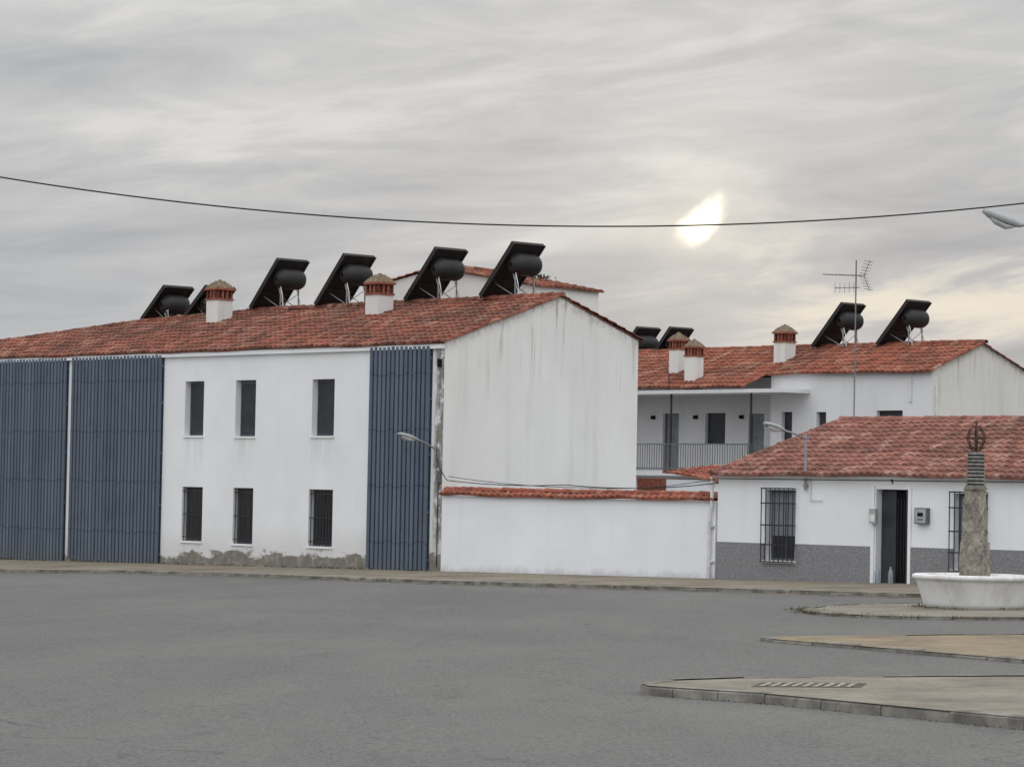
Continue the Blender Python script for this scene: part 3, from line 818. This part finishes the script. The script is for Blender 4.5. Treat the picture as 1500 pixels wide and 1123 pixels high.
fs=[(i*N+k,i*N+(k+1)%N,(i+1)*N+(k+1)%N,(i+1)*N+k) for i in range(4) for k in range(N)]+[tuple(range(N)),tuple(range(4*N,5*N))]
c.faces(vs,fs,M_lamp,True)
vs=[]
for (xx,wd,hh,zz) in ((7.48,.07,.01,6.14),(7.36,.10,.06,6.17),(7.2,.09,.055,6.24),(7.10,.05,.0,6.30)):
    for k in range(N): t=math.pi+math.pi*k/(N-1); vs.append((xx,45+wd*math.cos(t),zz+(hh+.01)*math.sin(t)))
c.faces(vs,[(i*N+k,i*N+k+1,(i+1)*N+k+1,(i+1)*N+k) for i in range(3) for k in range(N-1)],M_lens,True)
c.done('street_lamp')

# ---------------------------------------------------------------- world
az=math.radians(3.58); el=math.radians(5.22)
sd=Vector((math.sin(az)*math.cos(el),math.cos(az)*math.cos(el),math.sin(el)))
w=bpy.data.worlds.new('World'); scene.world=w; w.use_nodes=True
try:
    w.cycles.sampling_method='MANUAL'; w.cycles.sample_map_resolution=512
except Exception: pass
nt=w.node_tree; nt.nodes.clear(); g=G(nt)
co=g.n('ShaderNodeTexCoord').outputs['Generated']
x,y,z=g.xyz(co)
zt=g.sub(z,g.mul(x,.09))
v=g.vec(g.mul(x,10),g.mul(y,10),g.mul(zt,52))
n1=g.noise(v,1.0,8,.60,.7)
n2=g.noise(g.vec(g.mul(x,4.5),g.mul(y,4.5),g.mul(zt,21)),1.5,5,.55,.6)
nn=g.add(g.mul(n1,.52),g.mul(n2,.48))
c=g.ramp(nn,[(.37,(.395,.412,.440)),(.45,(.475,.488,.506)),(.53,(.56,.567,.577)),(.62,(.705,.702,.692))])
fl=g.mul(g.ss(x,.06,-.14),g.ss(z,.11,.02)); c=g.mix(g.mul(fl,.5),c,(.41,.455,.505))
ft=g.ss(z,.09,.16); c=g.mix(g.mul(ft,.25),c,(.63,.632,.63))
front=g.ss(y,0.0,.3)
fr=g.mul(g.mul(g.ss(x,-.02,.12),g.ss(g.m('ABSOLUTE',g.sub(z,.064)),.045,.0)),g.mul(g.ss(nn,.46,.56),front)); c=g.mix(g.mul(fr,.7),c,(.86,.79,.65))
fb=g.mul(g.ss(x,-.05,.08),g.ss(z,.052,.034)); c=g.mix(g.mul(fb,.5),c,(.43,.455,.49))
dn=g.noise(g.vec(g.mul(x,60),0.0,g.mul(z,60)),1.0,4,.6)
dn2=g.noise(g.vec(g.mul(x,60),7.0,g.mul(z,60)),1.0,4,.6)
dx=g.add(g.sub(x,sd.x),g.mul(g.sub(dn,.5),.010)); dz=g.add(g.sub(z,sd.z),g.mul(g.sub(dn2,.5),.010))
u_=g.mul(g.add(dx,dz),.52); w_2=g.mul(g.sub(dx,dz),.95)
r=g.mul(g.m('SQRT',g.add(g.mul(u_,u_),g.mul(w_2,w_2))),4400)
r0=g.mul(g.m('SQRT',g.add(g.mul(dx,dx),g.mul(dz,dz))),4400)
core=g.mul(g.ss(r,42,6),front)
glow=g.mul(g.add(g.m('EXPONENT',g.mul(r0,-1/45)),g.mul(g.m('EXPONENT',g.mul(r0,-1/170)),.35)),front)
c=g.mix(g.m('MULTIPLY',glow,.6,clamp=True),c,(1.0,.94,.81))
c=g.mix(core,c,(2.0,1.85,1.5))
bg=g.n('ShaderNodeBackground'); g.put(bg.inputs[0],c)
boost=g.add(1.0,g.add(g.mul(g.ss(z,.16,.8),1.5),g.mul(g.ss(y,.1,-.5),.85)))
g.put(bg.inputs[1],boost)
sky=g.n('ShaderNodeTexSky',sky_type='NISHITA'); sky.sun_disc=False; sky.sun_elevation=el; sky.sun_rotation=az
bg2=g.n('ShaderNodeBackground'); g.put(bg2.inputs[0],sky.outputs[0]); bg2.inputs[1].default_value=.06
mx=g.n('ShaderNodeMixShader'); mx.inputs[0].default_value=.98
nt.links.new(bg2.outputs[0],mx.inputs[1]); nt.links.new(bg.outputs[0],mx.inputs[2])
out=g.n('ShaderNodeOutputWorld'); nt.links.new(mx.outputs[0],out.inputs[0])
sl_=bpy.data.lights.new('sun','SUN'); sl_.energy=.5; sl_.angle=math.radians(15); sl_.color=(1,.93,.82)
so=bpy.data.objects.new('sun',sl_); scene.collection.objects.link(so)
so.rotation_euler=(-sd).to_track_quat('-Z','Y').to_euler(); so.location=(0,0,30)

cam=bpy.data.cameras.new('camera'); cam.lens=4400/1500*36; cam.sensor_width=36; cam.clip_end=6000; cam.clip_start=.5
o=bpy.data.objects.new('camera',cam); scene.collection.objects.link(o)
o.matrix_world=Matrix.Translation((0,0,2.05))@Matrix.Rotation(math.pi/2+math.atan(156/4400),4,'X')@Matrix.Rotation(.0192,4,'Z')
scene.camera=o
